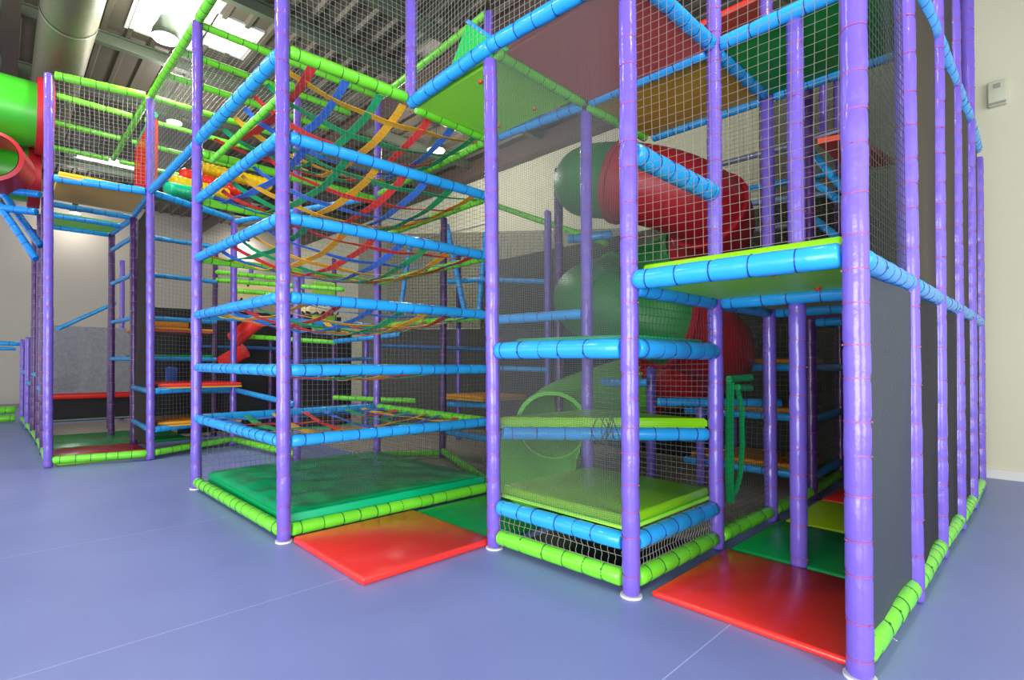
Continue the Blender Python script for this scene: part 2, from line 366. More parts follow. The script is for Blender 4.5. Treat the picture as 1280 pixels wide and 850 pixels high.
ro = ['over the tower, first roof bar', 'second roof bar left of the tower', 'third roof bar left of the tower', 'fourth roof bar, just above the colourful rollers']
for i, v in enumerate((6.75, 7.5, 8.25, 9.1)):
    rail((1.58, v, L3), (4.05, v, L3), 'lime', 'lime padded roof bar '+ro[i], r=.045)
ro = ['first roof bar behind its front rail', 'second roof bar behind its front rail', 'rearmost roof bar']
for i, v in enumerate((9.95, 11.1, 12.4)):
    rail((.42, v, L3-.03), (1.55, v, L3-.03), 'lime', 'lime padded rail over the left bay, '+ro[i], r=.045)
    rail((1.6, v, L3-.03), (3.6, v, L3-.03), 'lime', 'lime padded rail beyond the left bay, '+ro[i].replace('its', 'the'), r=.04)
rail((1.57, 9.1, L3), (1.55, 12.4, L3-.03), 'lime', 'lime rail joining the roof bars above the left bay', r=.045)
# left bay lower frames
pr('F', 'F2', L2-.02, 'blue', 'blue rail at deck height beside the orange deck of the left bay', r=.045)
pr('F2', 'F3', L2-.05, 'blue', 'blue rail at deck height farther back in the left bay', r=.045)
rail((.5, 10.7, L2-.05), P('F2', L2-.05), 'blue', 'blue cross rail behind the orange deck', r=.045)
rail((.5, 11.5, L2-.05), P('F2', L2-.05)+Vector((0, .8, 0)), 'blue', 'blue cross rail in front of the green deck', r=.045)
rail((.5, 12.35, L2-.08), P('F3', L2-.08), 'blue', 'blue cross rail behind the green deck', r=.045)
for i, z in enumerate((.44, 1.01)):
    pr('F', 'L', z, 'blue', 'blue rail %s in the bay between left bay and tower' % ('at shin height' if i == 0 else 'at hip height'), r=.048)
    pr('F2', 'F', z, 'blue', 'grey-blue side rail %s behind the joining post' % ('at shin height' if i == 0 else 'at hip height'), r=.045)
for i, z in enumerate((1.5, 2.2, 2.95, 3.6)):
    rail(P('L', z)+Vector((-1.25, .8, 0)), P('L', z)+Vector((.02, .85, 0)), 'blue', 'blue background rail between left bay and tower, %s of four' % ['lowest', 'second lowest', 'second highest', 'highest'][i], r=.042)
    rail(P('F3', z), P('F2', z), 'blue', 'grey-blue rail between the two dark posts of the left bay, %s of four' % ['lowest', 'second lowest', 'second highest', 'highest'][i], r=.04)
rail(P('G', 2.0)+Vector((.3, 3.9, .05)), P('F3', 2.75)+Vector((.3, 1.5, 0)), 'blue', 'pale blue sloping rail crossing the grey wall in the left bay', r=.04)
# right block
for a, b, z, kd, lab, r in [
  ('B', 'A', L1+.02, 'blue', 'thick light blue rail along the front edge of the lime deck', .062),
  ('B', 'H', L1-.02, 'blue', 'blue rail under the left side of the lime deck', .055),
  ('H', 'R1', L1-.02, 'blue', 'blue rail under the back of the lime deck', .055),
  ('H', 'J', L1-.02, 'blue', 'blue rail under the left side of the yellow-bottomed deck', .052),
  ('J', 'R2', L1-.02, 'blue', 'blue rail under the back of the yellow-bottomed deck', .052),
  ('J2', 'R3', L1-.05, 'blue', 'dark teal-blue rail farthest back under the decks', .05),
  ('A', 'R1', L1, 'blue', 'light blue rail on the right side, from the right foreground post', .056),
  ('R1', 'R2', L1, 'blue', 'light blue side rail between first and second side posts at head height', .056),
  ('R2', 'R3', L1, 'blue', 'light blue side rail between second and third side posts at head height', .056),
  ('R3', 'R4', L1, 'blue', 'light blue side rail between third and fourth side posts at head height', .056),
  ('R4', 'R5', L1, 'blue', 'light blue side rail nearest the cream wall at head height', .056),
  ('R1', 'R2', L2, 'blue', 'light blue upper side rail between first and second side posts', .056),
  ('R2', 'R3', L2, 'blue', 'light blue upper side rail between second and third side posts', .056),
  ('R3', 'R4', L2, 'blue', 'light blue upper side rail between third and fourth side posts', .056),
  ('R4', 'R5', L2, 'blue', 'light blue upper side rail nearest the cream wall', .056),
  ('A', 'R1', .1, 'lime', 'lime floor rail on the right side, from the right foreground post', .058),
  ('R1', 'R2', .1, 'lime', 'lime floor rail between first and second side posts', .058),
  ('R2', 'R3', .1, 'lime', 'lime floor rail between second and third side posts', .058),
  ('R3', 'R4', .1, 'lime', 'lime floor rail between third and fourth side posts', .058),
  ('R4', 'R5', .1, 'lime', 'green floor rail on the right side nearest the cream wall', .058),
  ('C', 'B', .1, 'lime', 'lime floor rail under the fine mesh panel', .058),
  ('B', 'H', .1, 'lime', 'lime floor rail along the left edge of the large red mat', .058),
  ('H', 'J', .1, 'lime', 'lime floor rail along the left edge of the green mat', .055),
  ('J', 'J2', .1, 'lime', 'lime floor rail along the left edge of the lime mat', .052),
  ('J2', 'J4', .1, 'lime', 'lime floor rail along the left edge of the far red mat', .05),
  ('C', 'B', .33, 'blue', 'light blue rail in front of the low lime step, left of the centre post', .058),
  ('B', 'H', .33, 'blue', 'light blue rail in front of the low lime step, right of the centre post', .058),
  ('C', 'B', 1.55, 'blue', 'thick blue rail at chest height, left of the centre post', .066),
  ('B', 'H', 1.55, 'blue', 'thick blue rail at chest height, right of the centre post', .066),
  ('B', 'H', 2.8, 'blue', 'plain blue rail behind the coarse net, above the lime deck', .07),
  ('B', 'H', L2, 'blue', 'blue rail high behind the coarse net, running back from the centre post', .055),
  ('H', 'R1', L2, 'blue', 'blue rail wrapped in cord, high under the green board', .055),
  ('X12', 'H', L2-.02, 'blue', 'blue rail high behind the fine mesh, right half', .05),
  ('K', 'X12', L2-.02, 'blue', 'blue rail high behind the fine mesh, left half', .05),
  ('H', 'J', L2-.02, 'blue', 'grey-blue rail between the ochre board and green board overhead', .055),
  ('J', 'R2', L2-.02, 'blue', 'teal-blue rail under the back edge of the green board overhead', .055),
  ('C', 'X12', L2-.02, 'lime', 'pale green rail high between the lime and red boards', .05),
]:
    pr(a, b, z, kd, lab, r=r)
rail(P('C', L2+.01), P('B', L2+.01)-(P('B', 0)-P('C', 0)).normalized()*.058, 'blue', 'light blue rail across the top of the fine mesh panel', r=.06, trim=0)
rail(P('M', L2+.01), P('C', L2+.01), 'blue', 'light blue rail along the outer edge of the lime top deck', r=.06, trim=.0)
rail(P('C', .9), P('H', .9), 'blue', 'light blue rail along the front edge of the triangular lime shelf', r=.052, trim=.07)
rail(P('J', L2-.03), Vector((5.22, 3.0, L2-.03)), 'blue', 'dark grey-blue rail behind the ochre board', r=.05)
rail(Vector((5.22, 3.0, L2-.03)), P('X12', L2-.03), 'lime', 'pale green rail above the green slide', r=.045)
# yellow deck tower J2-J4
for i, z in enumerate((.25, .87, 1.42)):
    lab = ['lowest', 'middle', 'highest'][i]
    pr('J2', 'J4', z, 'blue', 'blue rail under the %s small deck, right side' % lab, r=.045)
    rail(P('J2', z), (6.35, 3.2, z), 'blue', 'blue rail under the %s small deck, left side' % lab, r=.045)
rail((5.3, 3.0, 1.03), (6.3, 1.95, 1.03), 'blue', 'bright blue rail crossing behind the green hanging strap', r=.05)
# frames seen through the fine mesh
pr('K', 'X12', 1.93, 'blue', 'blue rail behind the fine mesh, at eye height', r=.05)
rail(W(615, 350, 9.4), W(688, 352, 8.6), 'blue', 'thin blue rail behind the fine mesh, left of the thin purple post', r=.045)
rail(W(738, 478, 6.6), W(815, 478, 5.9), 'blue', 'teal-blue rail behind the triangular shelf, next to the slide', r=.05)
rail(W(615, 460, 7.0), W(690, 462, 7.0), 'blue', 'bright blue rail low behind the fine mesh, left part', r=.035)
rail(W(614, 255, 9.5), W(762, 305, 7.5), 'lime', 'lime rail sloping behind the fine mesh', r=.05)
rail(W(705, 300, 7.3), W(770, 292, 7.0), 'blue', 'blue rail between the two turns of the green slide', r=.06)
rail(W(745, 598, 7.2), W(870, 605, 6.5), 'lime', 'lime rail on the floor behind the black coarse net', r=.05)
# back frames behind the tower
for (a, b, Z0, Z1, kd, lab) in [((300, 420), (420, 428), 10, 10, 'lime', 'pale lime rail behind the tower at eye height'),
    ((418, 427), (500, 418), 10, 9.5, 'blue', 'pale blue rail behind the tower at eye height'),
    ((417, 497), (520, 501), 9.5, 9.5, 'lime', 'pale lime rail behind the tower at hip height'),
    ((250, 489), (296, 488), 9.5, 9.2, 'blue', 'blue rail low behind the tower, meeting a sloping one'),
    ((296, 488), (367, 505), 9.2, 7.6, 'blue', 'blue sloping rail low behind the front tower post'),
    ((270, 340), (350, 348), 10, 10, 'lime', 'uppermost lime background rail left of the front tower post'),
    ((270, 350), (430, 362), 10, 10, 'lime', 'middle lime background rail behind the front tower post'),
    ((290, 363), (350, 368), 10, 10, 'lime', 'lowest lime background rail above the dotted cushion'),
    ((560, 352), (612, 349), 9.5, 9, 'blue', 'short blue rail left of the slim post, behind a dark post'),
    ((560, 505), (614, 507), 9, 8.4, 'blue', 'dark blue rail under a yellow edge, left of the slim post'),
    ((558, 540), (612, 549), 8, 6.6, 'blue', 'blue rail under a lime step, left of the slim post')]:
    rail(W(*a, Z0), W(*b, Z1), kd, lab, r=.045, trim=0)
for i, (a, b, Z0, Z1, kd) in enumerate([((250, 433), (352, 436), 10.6, 10.2, 'blue'), ((362, 452), (470, 448), 10.2, 9.7, 'blue'), ((478, 432), (612, 437), 9.2, 8.8, 'blue'), ((480, 520), (560, 516), 9.4, 9.0, 'blue'), ((375, 515), (470, 512), 9.8, 9.6, 'blue'), ((520, 458), (612, 462), 9.0, 8.6, 'blue')]):
    rail(W(*a, Z0), W(*b, Z1), kd, 'dim blue background rail behind the tower, ' + ['left of the front post near eye height', 'just right of the front post', 'left of the slim post near eye height', 'under the lime rail near knee height', 'low, right of the front post', 'left of the slim post near chest height'][i], r=.035, trim=0, M=mat('shaded_blue_vinyl', (30, 90, 150), .4))  # darker copy of the blue vinyl, shade of the background in its colour
for (a, b, lab) in [((558, 280), (582, 395), 'steep blue strut, left one of the pair beyond the tower'), ((607, 290), (598, 395), 'steep blue strut, right one of the pair beyond the tower')]:
    rail(W(*a, 9.2), W(*b, 9.2), 'blue', lab, r=.05, trim=0)
rail(W(513, 305, 9.0), W(501, 385, 9.0), 'blue', 'pale blue leaning strut seen in the middle of the tower', r=.04, trim=0)
# left: struts of the green tube
for (a, b, lab) in [((-25, 234), (50, 243), 'blue horizontal bar, upper one below the green tube'), ((-25, 257), (46, 265), 'blue horizontal bar, lower one below the green tube'),
                    ((3, 241), (51, 308), 'blue diagonal strut, right one below the green tube'), ((-4, 252), (45, 324), 'blue diagonal strut, left one below the green tube')]:
    Z = 7.6 if 'upper' in lab or 'right' in lab else 7.3
    rail(W(*a, Z), W(*b, Z), 'blue', lab, r=.05, trim=0, M=mat('mid_blue_vinyl', (10, 120, 200), .3))
rail(WV(-40, 428, 16.7), WV(30, 430, 16.7), 'blue', 'light blue top rail of the distant frame at far left', r=.055)
rail(WV(-40, 435, 17.2), WV(24, 436, 17.2), 'blue', 'teal-blue rail just under the light blue one at far left', r=.045)
rail((-3, 16.9, .28), (.36, 16.9, .28), 'lime', 'bright lime padded rail on the floor at far left, upper of two', r=.09)
rail((-3, 16.7, .1), (.36, 16.7, .1), 'lime', 'darker lime padded rail on the floor at far left, lower of two', r=.08)
prev = 'G'
for i in range(5):
    pr(prev, 'S%d' % i, .1, 'lime', 'pale lime floor rail of the left row, %s behind the corner post' % ['first', 'second', 'third', 'fourth', 'last'][i], r=.05)
    if i: pr(prev, 'S%d' % i, 1.0 if i % 2 else 1.2, 'blue', 'pale blue rail at hip height in the left row, %s bay back' % ['', 'second', 'third', 'fourth', 'fifth'][i], r=.045)
    prev = 'S%d' % i
# ------------------------------------------------------------ decks
def deck(u0, u1, v0, v1, z, board, padm, label, th=.05, padth=.05, caps=0):
    t = thing('play_deck', label, 'platform', ((u0+u1)/2, (v0+v1)/2, z))
    MB().box((u0, v0, z), (u1, v1, z+th*.5)).build('deck_board', board, t, smooth=False)
    MB().pad((u0, v0, z+th*.5+.001), (u1, v1, z+th*.5+padth), .02).build('pad', padm, t)
    for i in range(caps):
        cx = u0+.12 if i % 2 else u1-.15; cy = v0+.35+(i//2)*.5
        MB().tube([(cx, cy, z), (cx, cy, z-.02)], [.022, .014], 10).build('bolt_cap', redcap, t)
    return t
e = .05
deck(2.97, 4.06, .67, 1.75, L1, limeboard, limepad, 'lime upper deck with glossy green underside behind the right foreground post', caps=2, padth=.1)
deck(4.12+e, 5.22-e, .62+e, 1.77-e, L1, ochreboard, yellowpad, 'yellow-bottomed deck behind the lime upper deck', caps=2)
deck(5.22+e, 6.3-e, .62+e, 1.77-e, L1-.02, redboard, redpad, 'dark red-bottomed deck behind the yellow-bottomed deck')
deck(2.9+e, 3.98-e, 3.0+e, 4.22-e, L2-.03, limeboard, limepad, 'lime top deck with bright green underside next to the slim post', caps=3)
deck(2.9+e, 4.12-e, 1.77+e, 3.0-e, L2-.03, redboard, redpad, 'red top deck with dull red underside above the fine mesh')
deck(4.12+e, 5.22-e, 1.77+e, 3.0-e, L2-.03, ochreboard, yellowpad, 'top deck with ochre underside above the red slide')
deck(4.12+e, 5.22-e, .62+e, 1.77-e, L2-.03, greenboard, greenpad, 'top deck with green underside behind the upper purple post')
deck(5.3, 6.3, .62+e, 1.77-e, L2+.5, greenboard, greenpad, 'high green-bottomed deck far back under the roof')
deck(5.3, 6.3, 1.85, 3.0, L2+1.0, redboard, redpad, 'high red-bottomed deck far back under the roof')
deck(2.94, 4.1, 1.83, 2.98, .385, limeboard, limepad, 'low lime step at shin height inside the mesh corner', padth=.07)
deck(2.95+e, 4.1-e, 1.8+e, 2.95-e, 1.57, greenboard, tealpad, 'teal-padded deck at chest height behind the centre post')
def tri_deck():
    t = thing('play_deck', 'triangular lime shelf at hip height behind the centre post', 'platform', (3.7, 2.6, .92))
    a, b, c = Vector((2.92, 3.0, 0)), Vector((4.12, 1.85, 0)), Vector((4.14, 2.99, 0))
    for nm, z0, z1, M in (('deck_board', .93, .955, limeboard), ('pad', .956, 1.02, limepad)):
        s = .0 if nm == 'pad' else .02; g = (a+b+c)/3
        q = [p+(g-p)*s for p in (a, b, c)]; q2 = [p+(g-p)*(s+.03) for p in (a, b, c)]
        mb = MB(); mb.add([(p.x, p.y, z0) for p in q]+[(p.x, p.y, (z0+z1)/2+.01) for p in q]+[(p.x, p.y, z1) for p in q2],
            [(2, 1, 0), (6, 7, 8)]+[(j*3+i, j*3+(i+1) % 3, (j+1)*3+(i+1) % 3, (j+1)*3+i) for j in (0, 1) for i in range(3)])
        mb.build(nm, M, t, smooth=False)
tri_deck()
for i, z in enumerate((.27, .89, 1.44)):
    deck(6.42, 7.3, 1.85, 3.1, z, ochreboard, orangepad, 'small orange-yellow deck between dark posts, %s of three' % ['lowest', 'middle', 'highest'][i])
deck(.55, 1.6, 9.2, 10.6, L2, orangeboard, yellowpad, 'left bay deck with orange underside and bright yellow edge')
deck(.55, 1.55, 11.55, 12.3, L2-.05, limeboard, limepad, 'left bay deck with pale green underside, farther back')
deck(1.75, 2.95, 9.15, 10.3, .46, ochreboard, orangepad, 'low orange-yellow deck between left bay and tower')
deck(1.75, 2.95, 9.15, 10.3, 1.04, ochreboard, redpad, 'hip-high deck between left bay and tower')
deck(1.7, 2.9, 10.6, 11.6, 1.5, ochreboard, greenpad, 'dark green edged deck behind, between left bay and tower')
deck(1.7, 2.9, 10.6, 11.6, 1.98, redboard, orangepad, 'orange-topped shelf behind, at head height between left bay and tower')
deck(5.5, 6.3, 4.6, 5.4, .4, limeboard, limepad, 'distant lime step seen left of the slim post')
deck(5.4, 6.4, 5.9, 6.9, .86, ochreboard, orangepad, 'distant orange-edged deck seen left of the slim post')
# ------------------------------------------------------------ floor mats
def fmat(u0, u1, v0, v1, M, label, th=.04):
    return tag(MB().pad((u0, v0, .0), (u1, v1, th), .016).build('floor_mat', M), label, 'mat')
fmat(1.74, 2.9, 3.04, 4.14, redpad, 'square red floor mat lying in front of the strap-net tower', .055)
fmat(2.92, 4.08, 3.06, 4.12, greenpad, 'green floor mat right of the square red mat, left of the slim post', .045)
fmat(2.99, 4.1, .66, 1.7, redpad, 'large red floor mat under the lime deck in the right foreground')
fmat(4.15, 5.2, .66, 1.68, greenpad, 'green floor mat behind the large red mat')
fmat(5.24, 6.3, .66, 1.64, mat('yellow_lime_pad', (186, 226, 10), .3, .1, 4), 'yellow-lime floor mat behind the green mat')
fmat(6.36, 7.35, .66, 1.64, redpad, 'small far red floor mat behind the yellow-lime mat')
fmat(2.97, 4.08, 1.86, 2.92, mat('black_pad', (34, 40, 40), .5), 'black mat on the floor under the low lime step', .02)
fmat(.6, 1.6, 9.35, 9.95, limepad, 'dark lime floor strip nearest in the left bay')
fmat(.6, 1.75, 9.98, 10.9, redpad, 'red floor mat in the left bay')
fmat(.6, 2.6, 10.95, 12.9, greenpad, 'green floor mat farther back in the left bay')
# tower mattress with wrinkled top
def mattress():
    t = thing('tower_mattress', 'thick green padded mattress on the floor of the strap-net tower', 'mattress', (2.9, 5.4, 0))
    x0, x1, y0, y1, z = 1.76, 3.95, 4.3, 6.55, .2; mb = MB(); n = 56; vs = []; fs = []
    def hz(x, y):
        a = (x-x0)/(x1-x0); b = (y-y0)/(y1-y0); ed = min(a, 1-a, b, 1-b)
        q = z+.03*min(1, ed*10)
        w_ = max(0, 1-a*2.2)*min(1, ed*8)
        q += .022*w_*math.sin(b*38+6*a+1.3*math.sin(9*a+5*b))
        q += .012*min(1, ed*8)*(math.sin(a*21)*math.sin(b*23+2*math.sin(a*7)))
        return q if ed > .004 else z-.03
    for j in range(n+1):
        for i in range(n+1):
            x = x0+(x1-x0)*i/n; y = y0+(y1-y0)*j/n; vs.append((x, y, hz(x, y)))
    for j in range(n):
        for i in range(n): fs.append((j*(n+1)+i, j*(n+1)+i+1, (j+1)*(n+1)+i+1, (j+1)*(n+1)+i))
    mb.add(vs, fs); mb.build('cover', towergreen, t)
    MB().box((x0+.002, y0+.002, .02), (x1-.002, y1-.002, z-.035)).build('core', towergreen, t, smooth=False)
    MB().pad((x0, y0-.035, .03), (x1, y0-.002, .2), .012).build('front_border', mat('teal_border', (0, 176, 118), .35), t)
mattress()
# ------------------------------------------------------------ strap nets
def webbing(u0, u1, v0, v1, z, sag, label, seed):
    rnd = random.Random(seed); t = thing('strap_net', label, 'climbing net', ((u0+u1)/2, (v0+v1)/2, z))
    cols = ['red', 'blue', 'green', 'yellow']; off = parent_loc(t)
    def zz(a, b): return z-sag*(1-(2*a-1)**2)**.8*(1-(2*b-1)**2)**.8
    n = 7; wd = .042
    for axis in (0, 1):
        for k in range(n):
            c = (k+.5)/n+rnd.uniform(-.015, .015); col = (['red', 'blue', 'green', 'yellow'] if axis else ['yellow', 'green', 'red', 'blue'])[(k+(seed+2)*3) % 4]
            vs = []; fs = []; m_ = 26
            for i in range(m_+1):
                s = i/m_; cc = c+.012*math.sin(s*5+k)
                a, b = (s, cc) if axis == 0 else (cc, s)
                hh = zz(a, b)+.006*math.sin(s*math.pi*n+(k+axis)*math.pi)
                x = u0+(u1-u0)*a; y = v0+(v1-v0)*b; tw = .006*math.sin(s*9+k)
                for q, dz in ((-1, -tw), (1, tw)):
                    px = (x, y+q*wd, hh+dz) if axis == 0 else (x+q*wd, y, hh+dz)
                    vs += [px, (px[0], px[1], px[2]+.004)]
            for i in range(m_):
                o = i*4; fs += [(o, o+2, o+6, o+4), (o+1, o+5, o+7, o+3), (o, o+4, o+5, o+1), (o+2, o+3, o+7, o+6)]
            mb = MB(); mb.add(vs, fs); s_ = mb.build('strap', straps[col], t, smooth=False); s_['label'] = col+' strap'
for i, (z, sg) in enumerate([(AZ[0], .12), (AZ[1], .13), (AZ[2], .22), (AZ[3], .24), (AZ[4], .26), (L2, .3)]):
    webbing(1.74, 3.98, 4.28, 6.6, z, sg, 'multicoloured strap climbing net, %s of six stacked in the tower' % (words+['topmost'])[i], i+1)
# ------------------------------------------------------------ cord nets
def net(c00, c10, c01, c11, su, sv, r, M, label, name='net_panel', sag=.01, seed=1, category='net'):
    """c00..c11 corners; strands across (su apart) and along (sv apart)"""
    rnd = random.Random(seed); c00, c10, c01, c11 = map(Vector, (c00, c10, c01, c11))
    W_ = (c10-c00).length; Hh = (c01-c00).length; nu = max(2, int(W_/su)); nv = max(2, int(Hh/sv)); mb = MB()
    nrm = (c10-c00).cross(c01-c00).normalized(); dn = (c01-c00).normalized(); du = (c10-c00).normalized()
    def pt(a, b):
        p = (c00*(1-a)+c10*a)*(1-b)+(c01*(1-a)+c11*a)*b
        return p-dn*(sag*4*a*(1-a))+nrm*(.012*math.sin(a*7+b*5+seed)*math.sin(math.pi*a)*math.sin(math.pi*b))+du*(.006*math.sin(b*11+a*4))
    K = 6
    for i in range(nu+1): mb.tube([pt(i/nu, b/K) for b in range(K+1)], r, 3, False)
    for j in range(nv+1): mb.tube([pt(a/K, j/nv) for a in range(K+1)], r, 3, False)
    return tag(mb.build(name, M), label, category)
def pnet(a, b, z0, z1, s, r, M, label, **k):
    d = (P(b, 0)-P(a, 0)).normalized()*.06
    return net(P(a, z0)+d, P(b, z0)-d, P(a, z1)+d, P(b, z1)-d, s, k.pop('s2', s), r, M, label, **k)
fr = Vector((-.0, -.0, 0))
pnet('B', 'A', L1+.13, L3-.02, .05, .0017, netbeige, 'coarse square net above the lime deck in the right foreground', seed=2)
pnet('A', 'R1', L1+.07, L3, .05, .0022, netdark, 'dark coarse net above the charcoal panel on the right side', seed=3)
pnet('C', 'B', .42, L2-.06, .0125, .0015, netgrey, 'fine grey mesh panel between slim post and centre foreground post', seed=4, s2=.0125)
pnet('C', 'B', .16, .3, .05, .0022, netwhite, 'coarse net strip between lime and blue rails, left of the centre post', seed=5, sag=0)
pnet('B', 'H', .16, .3, .04, .0022, netwhite, 'coarse net strip between lime and blue rails, right of the centre post', seed=6, sag=0)
pnet('H', 'J', .16, L1-.08, .045, .0014, netdark, 'dark coarse net behind the green mat, left of the far purple post', seed=7)
pnet('B', 'H', 1.62, L1-.08, .045, .0018, netdark, 'dark coarse net strip just under the lime deck', seed=8, sag=0)
pnet('H', 'X12', .15, 1.5, .045, .0018, netgrey, 'pale coarse net under the chest-high deck, in front of the dark space', seed=9)
pnet('D', 'K', .86, L2, .045, .0012, netgrey, 'pale coarse net on the right-hand front of the tower', seed=10)
pnet('D', 'K', .28, .76, .016, .0014, netdark, 'fine grey net in front of the green tower mattress', seed=11, sag=0)
pnet('D', 'M', L2+.12, L3+.05, .05, .0015, netwhite, 'pale net above the bright lime rail', seed=12)
pnet('M', 'C', L2+.08, L3+.1, .05, .0016, netwhite, 'pale net above the outer edge of the lime top deck', seed=13)
net(P('C', L2+.08), P('B', L2+.08), P('C', L3), P('B', L3), .05, .05, .0016, netwhite, 'pale net above the blue rail over the fine mesh', seed=14)
pnet('G', 'F', L2+.1, L3-.05, .055, .0022, netwhite, 'pale net above the yellow edge of the left bay deck', seed=15)
pnet('K', 'O', .2, L2, .05, .0016, netdark, 'dark net along the right back of the tower', seed=16)
pnet('E', 'F', L2+.05, L3, .07, .0017, netwhite, 'pale net between the left tower post and the left bay', seed=17)
net((1.6, 6.7, L3+.04), (4.0, 6.7, L3+.04), (1.6, 9.1, L3+.04), (4.0, 9.1, L3+.04), .06, .06, .0022, netwhite, 'pale roof net behind the tower', seed=18)
net((.45, 9.15, L3+.02), (3.6, 9.15, L3+.02), (.45, 12.4, L3), (3.6, 12.4, L3), .08, .08, .0026, netdark, 'dark roof net over the left bay', seed=19)
pnet('F', 'L', .5, L2, .06, .0014, netgrey, 'grey net of the bay between left bay and tower', seed=20)
net(P('E', .12)+Vector((.06, 0, 0)), P('O', .12), P('E', .76)+Vector((.06, 0, 0)), P('O', .76), .06, .06, .002, netgrey, 'low grey net at the left back of the tower', seed=21)
net((6.38, 1.85, .3), (6.38, 3.1, .3), (6.38, 1.85, 1.9), (6.38, 3.1, 1.9), .06, .06, .002, netgrey, 'grey net in front of the small decks, left side', seed=22)
pnet('J2', 'J4', .3, 1.9, .06, .002, netgrey, 'grey net in front of the small decks, right side', seed=23)
net((7.5, 3.1, L1+.1), (7.5, 1.0, L1+.1), (7.5, 3.1, L3), (7.5, 1.0, L3), .06, .06, .002, netdark, 'dark net far back across the upper storey', seed=24)
net((5.4, 8.6, .1), (7.6, 6.2, .1), (5.4, 8.6, 3.9), (7.6, 6.2, 3.9), .06, .06, .003, netdark, 'dark net of the distant frame between tower and slim post', seed=25)
# ------------------------------------------------------------ sheets
def sheet(a, b, z0, z1, M, label, th=.006, off=(0, 0, 0)):
    a = Vector(a)+Vector(off); b = Vector(b)+Vector(off); d = (b-a).normalized(); n = d.cross(Vector((0, 0, 1)))*th
    mb = MB(); K = 12; vs = []; fs = []
    for side in (0, 1):
        for i in range(K+1):
            for j in range(K+1):
                p = a.lerp(b, i/K); wv = .012*math.sin(i/K*6)*math.sin(j/K*4+1)
                vs.append((p.x+n.x*(side+wv/th), p.y+n.y*(side+wv/th), z0+(z1-z0)*j/K))
    N = (K+1)**2
    for i in range(K):
        for j in range(K):
            q = (i*(K+1)+j, (i+1)*(K+1)+j, (i+1)*(K+1)+j+1, i*(K+1)+j+1); fs += [q, tuple(x+N for x in reversed(q))]
    mb.add(vs, fs); return tag(mb.build('mesh_sheet', M), label, 'panel')
def psheet(a, b, z0, z1, M, label, inset=.05):
    pa, pb = P(a, 0), P(b, 0); d = (pb-pa).normalized()*inset
    return sheet(pa+d, pb-d, z0, z1, M, label)
psheet('A', 'R1', .15, L1-.06, sheetm, 'charcoal sheet panel right of the right foreground post')
nm = ['first and second', 'second and third', 'third and fourth', 'fourth and farthest']
rr = ['R1', 'R2', 'R3', 'R4', 'R5']
for i in range(4):
    psheet(rr[i], rr[i+1], .15, L1-.06, black, 'dark lower sheet panel between %s side posts' % nm[i])
    psheet(rr[i], rr[i+1], L1+.06, L2-.06, brownsheet, 'brownish upper sheet panel between %s side posts' % nm[i])
    if i in (0, 1): psheet(rr[i], rr[i+1], L2+.07, L3-.06, mat('brown_veil', (70, 64, 52), .8, alpha=.6), 'translucent brown top veil between %s side posts' % nm[i])
psheet('F', 'F2', .15, L2-.1, mat('dark_brown_sheet', (46, 38, 34), .8, .2, 40), 'tall dark brown sheet at the right of the left bay')
psheet('G', 'S0', .15, L2-.1, black, 'tall black sheet behind the far left corner post')
sheet((2.2, 12.9, 0), (6.3, 12.2, 0), .1, 2.6, black, 'long black sheet behind the distant posts of the tower')
sheet((7.75, 3.0, 0), (7.75, 8.4, 0), .02, 1.75, black, 'black sheet behind the spiral slide')
sheet((7.7, 1.0, 0), (7.7, 2.9, 0), .02, 1.1, mat('olive_sheet', (50, 54, 46), .8), 'dark olive sheet behind the small orange-yellow decks')
sheet((5.6, 4.6, 0), (7.4, 4.9, 0), .3, 1.6, mat('black_veil', (24, 24, 30), .8), 'translucent black veil left of the spiral slide')
bv_ = mat('black_fine_net', (70, 70, 68), .9, alpha=.6)  # net of frames beyond, thickened to dim the wall where less light falls
sheet((8.6, 2.0, 0), (8.6, 9.5, 0), .02, 3.9, bv_, 'large dark fine net veil in front of the far cream wall')
sheet((8.2, .75, 0), (8.2, 2.9, 0), .1, 5.3, mat('olive_fine_net', (70, 74, 58), .9, alpha=.5), 'olive fine net veil far back behind the upper decks')
sheet((6.0, 10.6, 0), (8.3, 7.6, 0), .02, 2.2, mat('grey_fine_net', (92, 90, 88), .9), 'grey fine mesh sheet far behind the tower, right of the low black one')
sheet((2.6, 11.8, 0), (5.9, 10.9, 0), .02, 2.1, black, 'long low black sheet behind the frames beyond the tower')
sheet((5.0, 9.0, 0), (8.2, 5.2, 0), 2.1, 3.9, mat('black_fine_net_b', (34, 36, 34), .9, alpha=.3), 'dark fine net veil above the black sheets beyond the tower')
veil = mat('grey_veil', (150, 150, 158), .8, .6, 60, alpha=.8, var=.35, vscale=14)
sheet((.6, 15.2, 0), (4.2, 15.2, 0), .72, 2.25, veil, 'grey speckled mesh panel above the red padded barrier')
# ------------------------------------------------------------ red padded barrier of the small pitch
t = thing('padded_barrier', 'low red padded barrier with black mesh beyond the left bay', 'barrier', (.6, 15.4, 0))
MB().tube([(.55, 15.35, .45), (.62, 15.35, .6), (.8, 15.35, .66), (4.3, 15.35, .66)], .085, 12).build('top_bar', redpad, t)
MB().tube([(3.35, 15.35, .12), (3.35, 15.35, .58)], .05, 10).build('upright', redpad, t)
MB().box((.5, 15.4, .06), (4.3, 15.42, .6)).build('mesh', black, t, smooth=False)
MB().tube([(.5, 15.33, .1), (4.3, 15.33, .1)], .02, 8).build('lower_bar', mat('grey_green_bar', (120, 140, 124), .5), t)
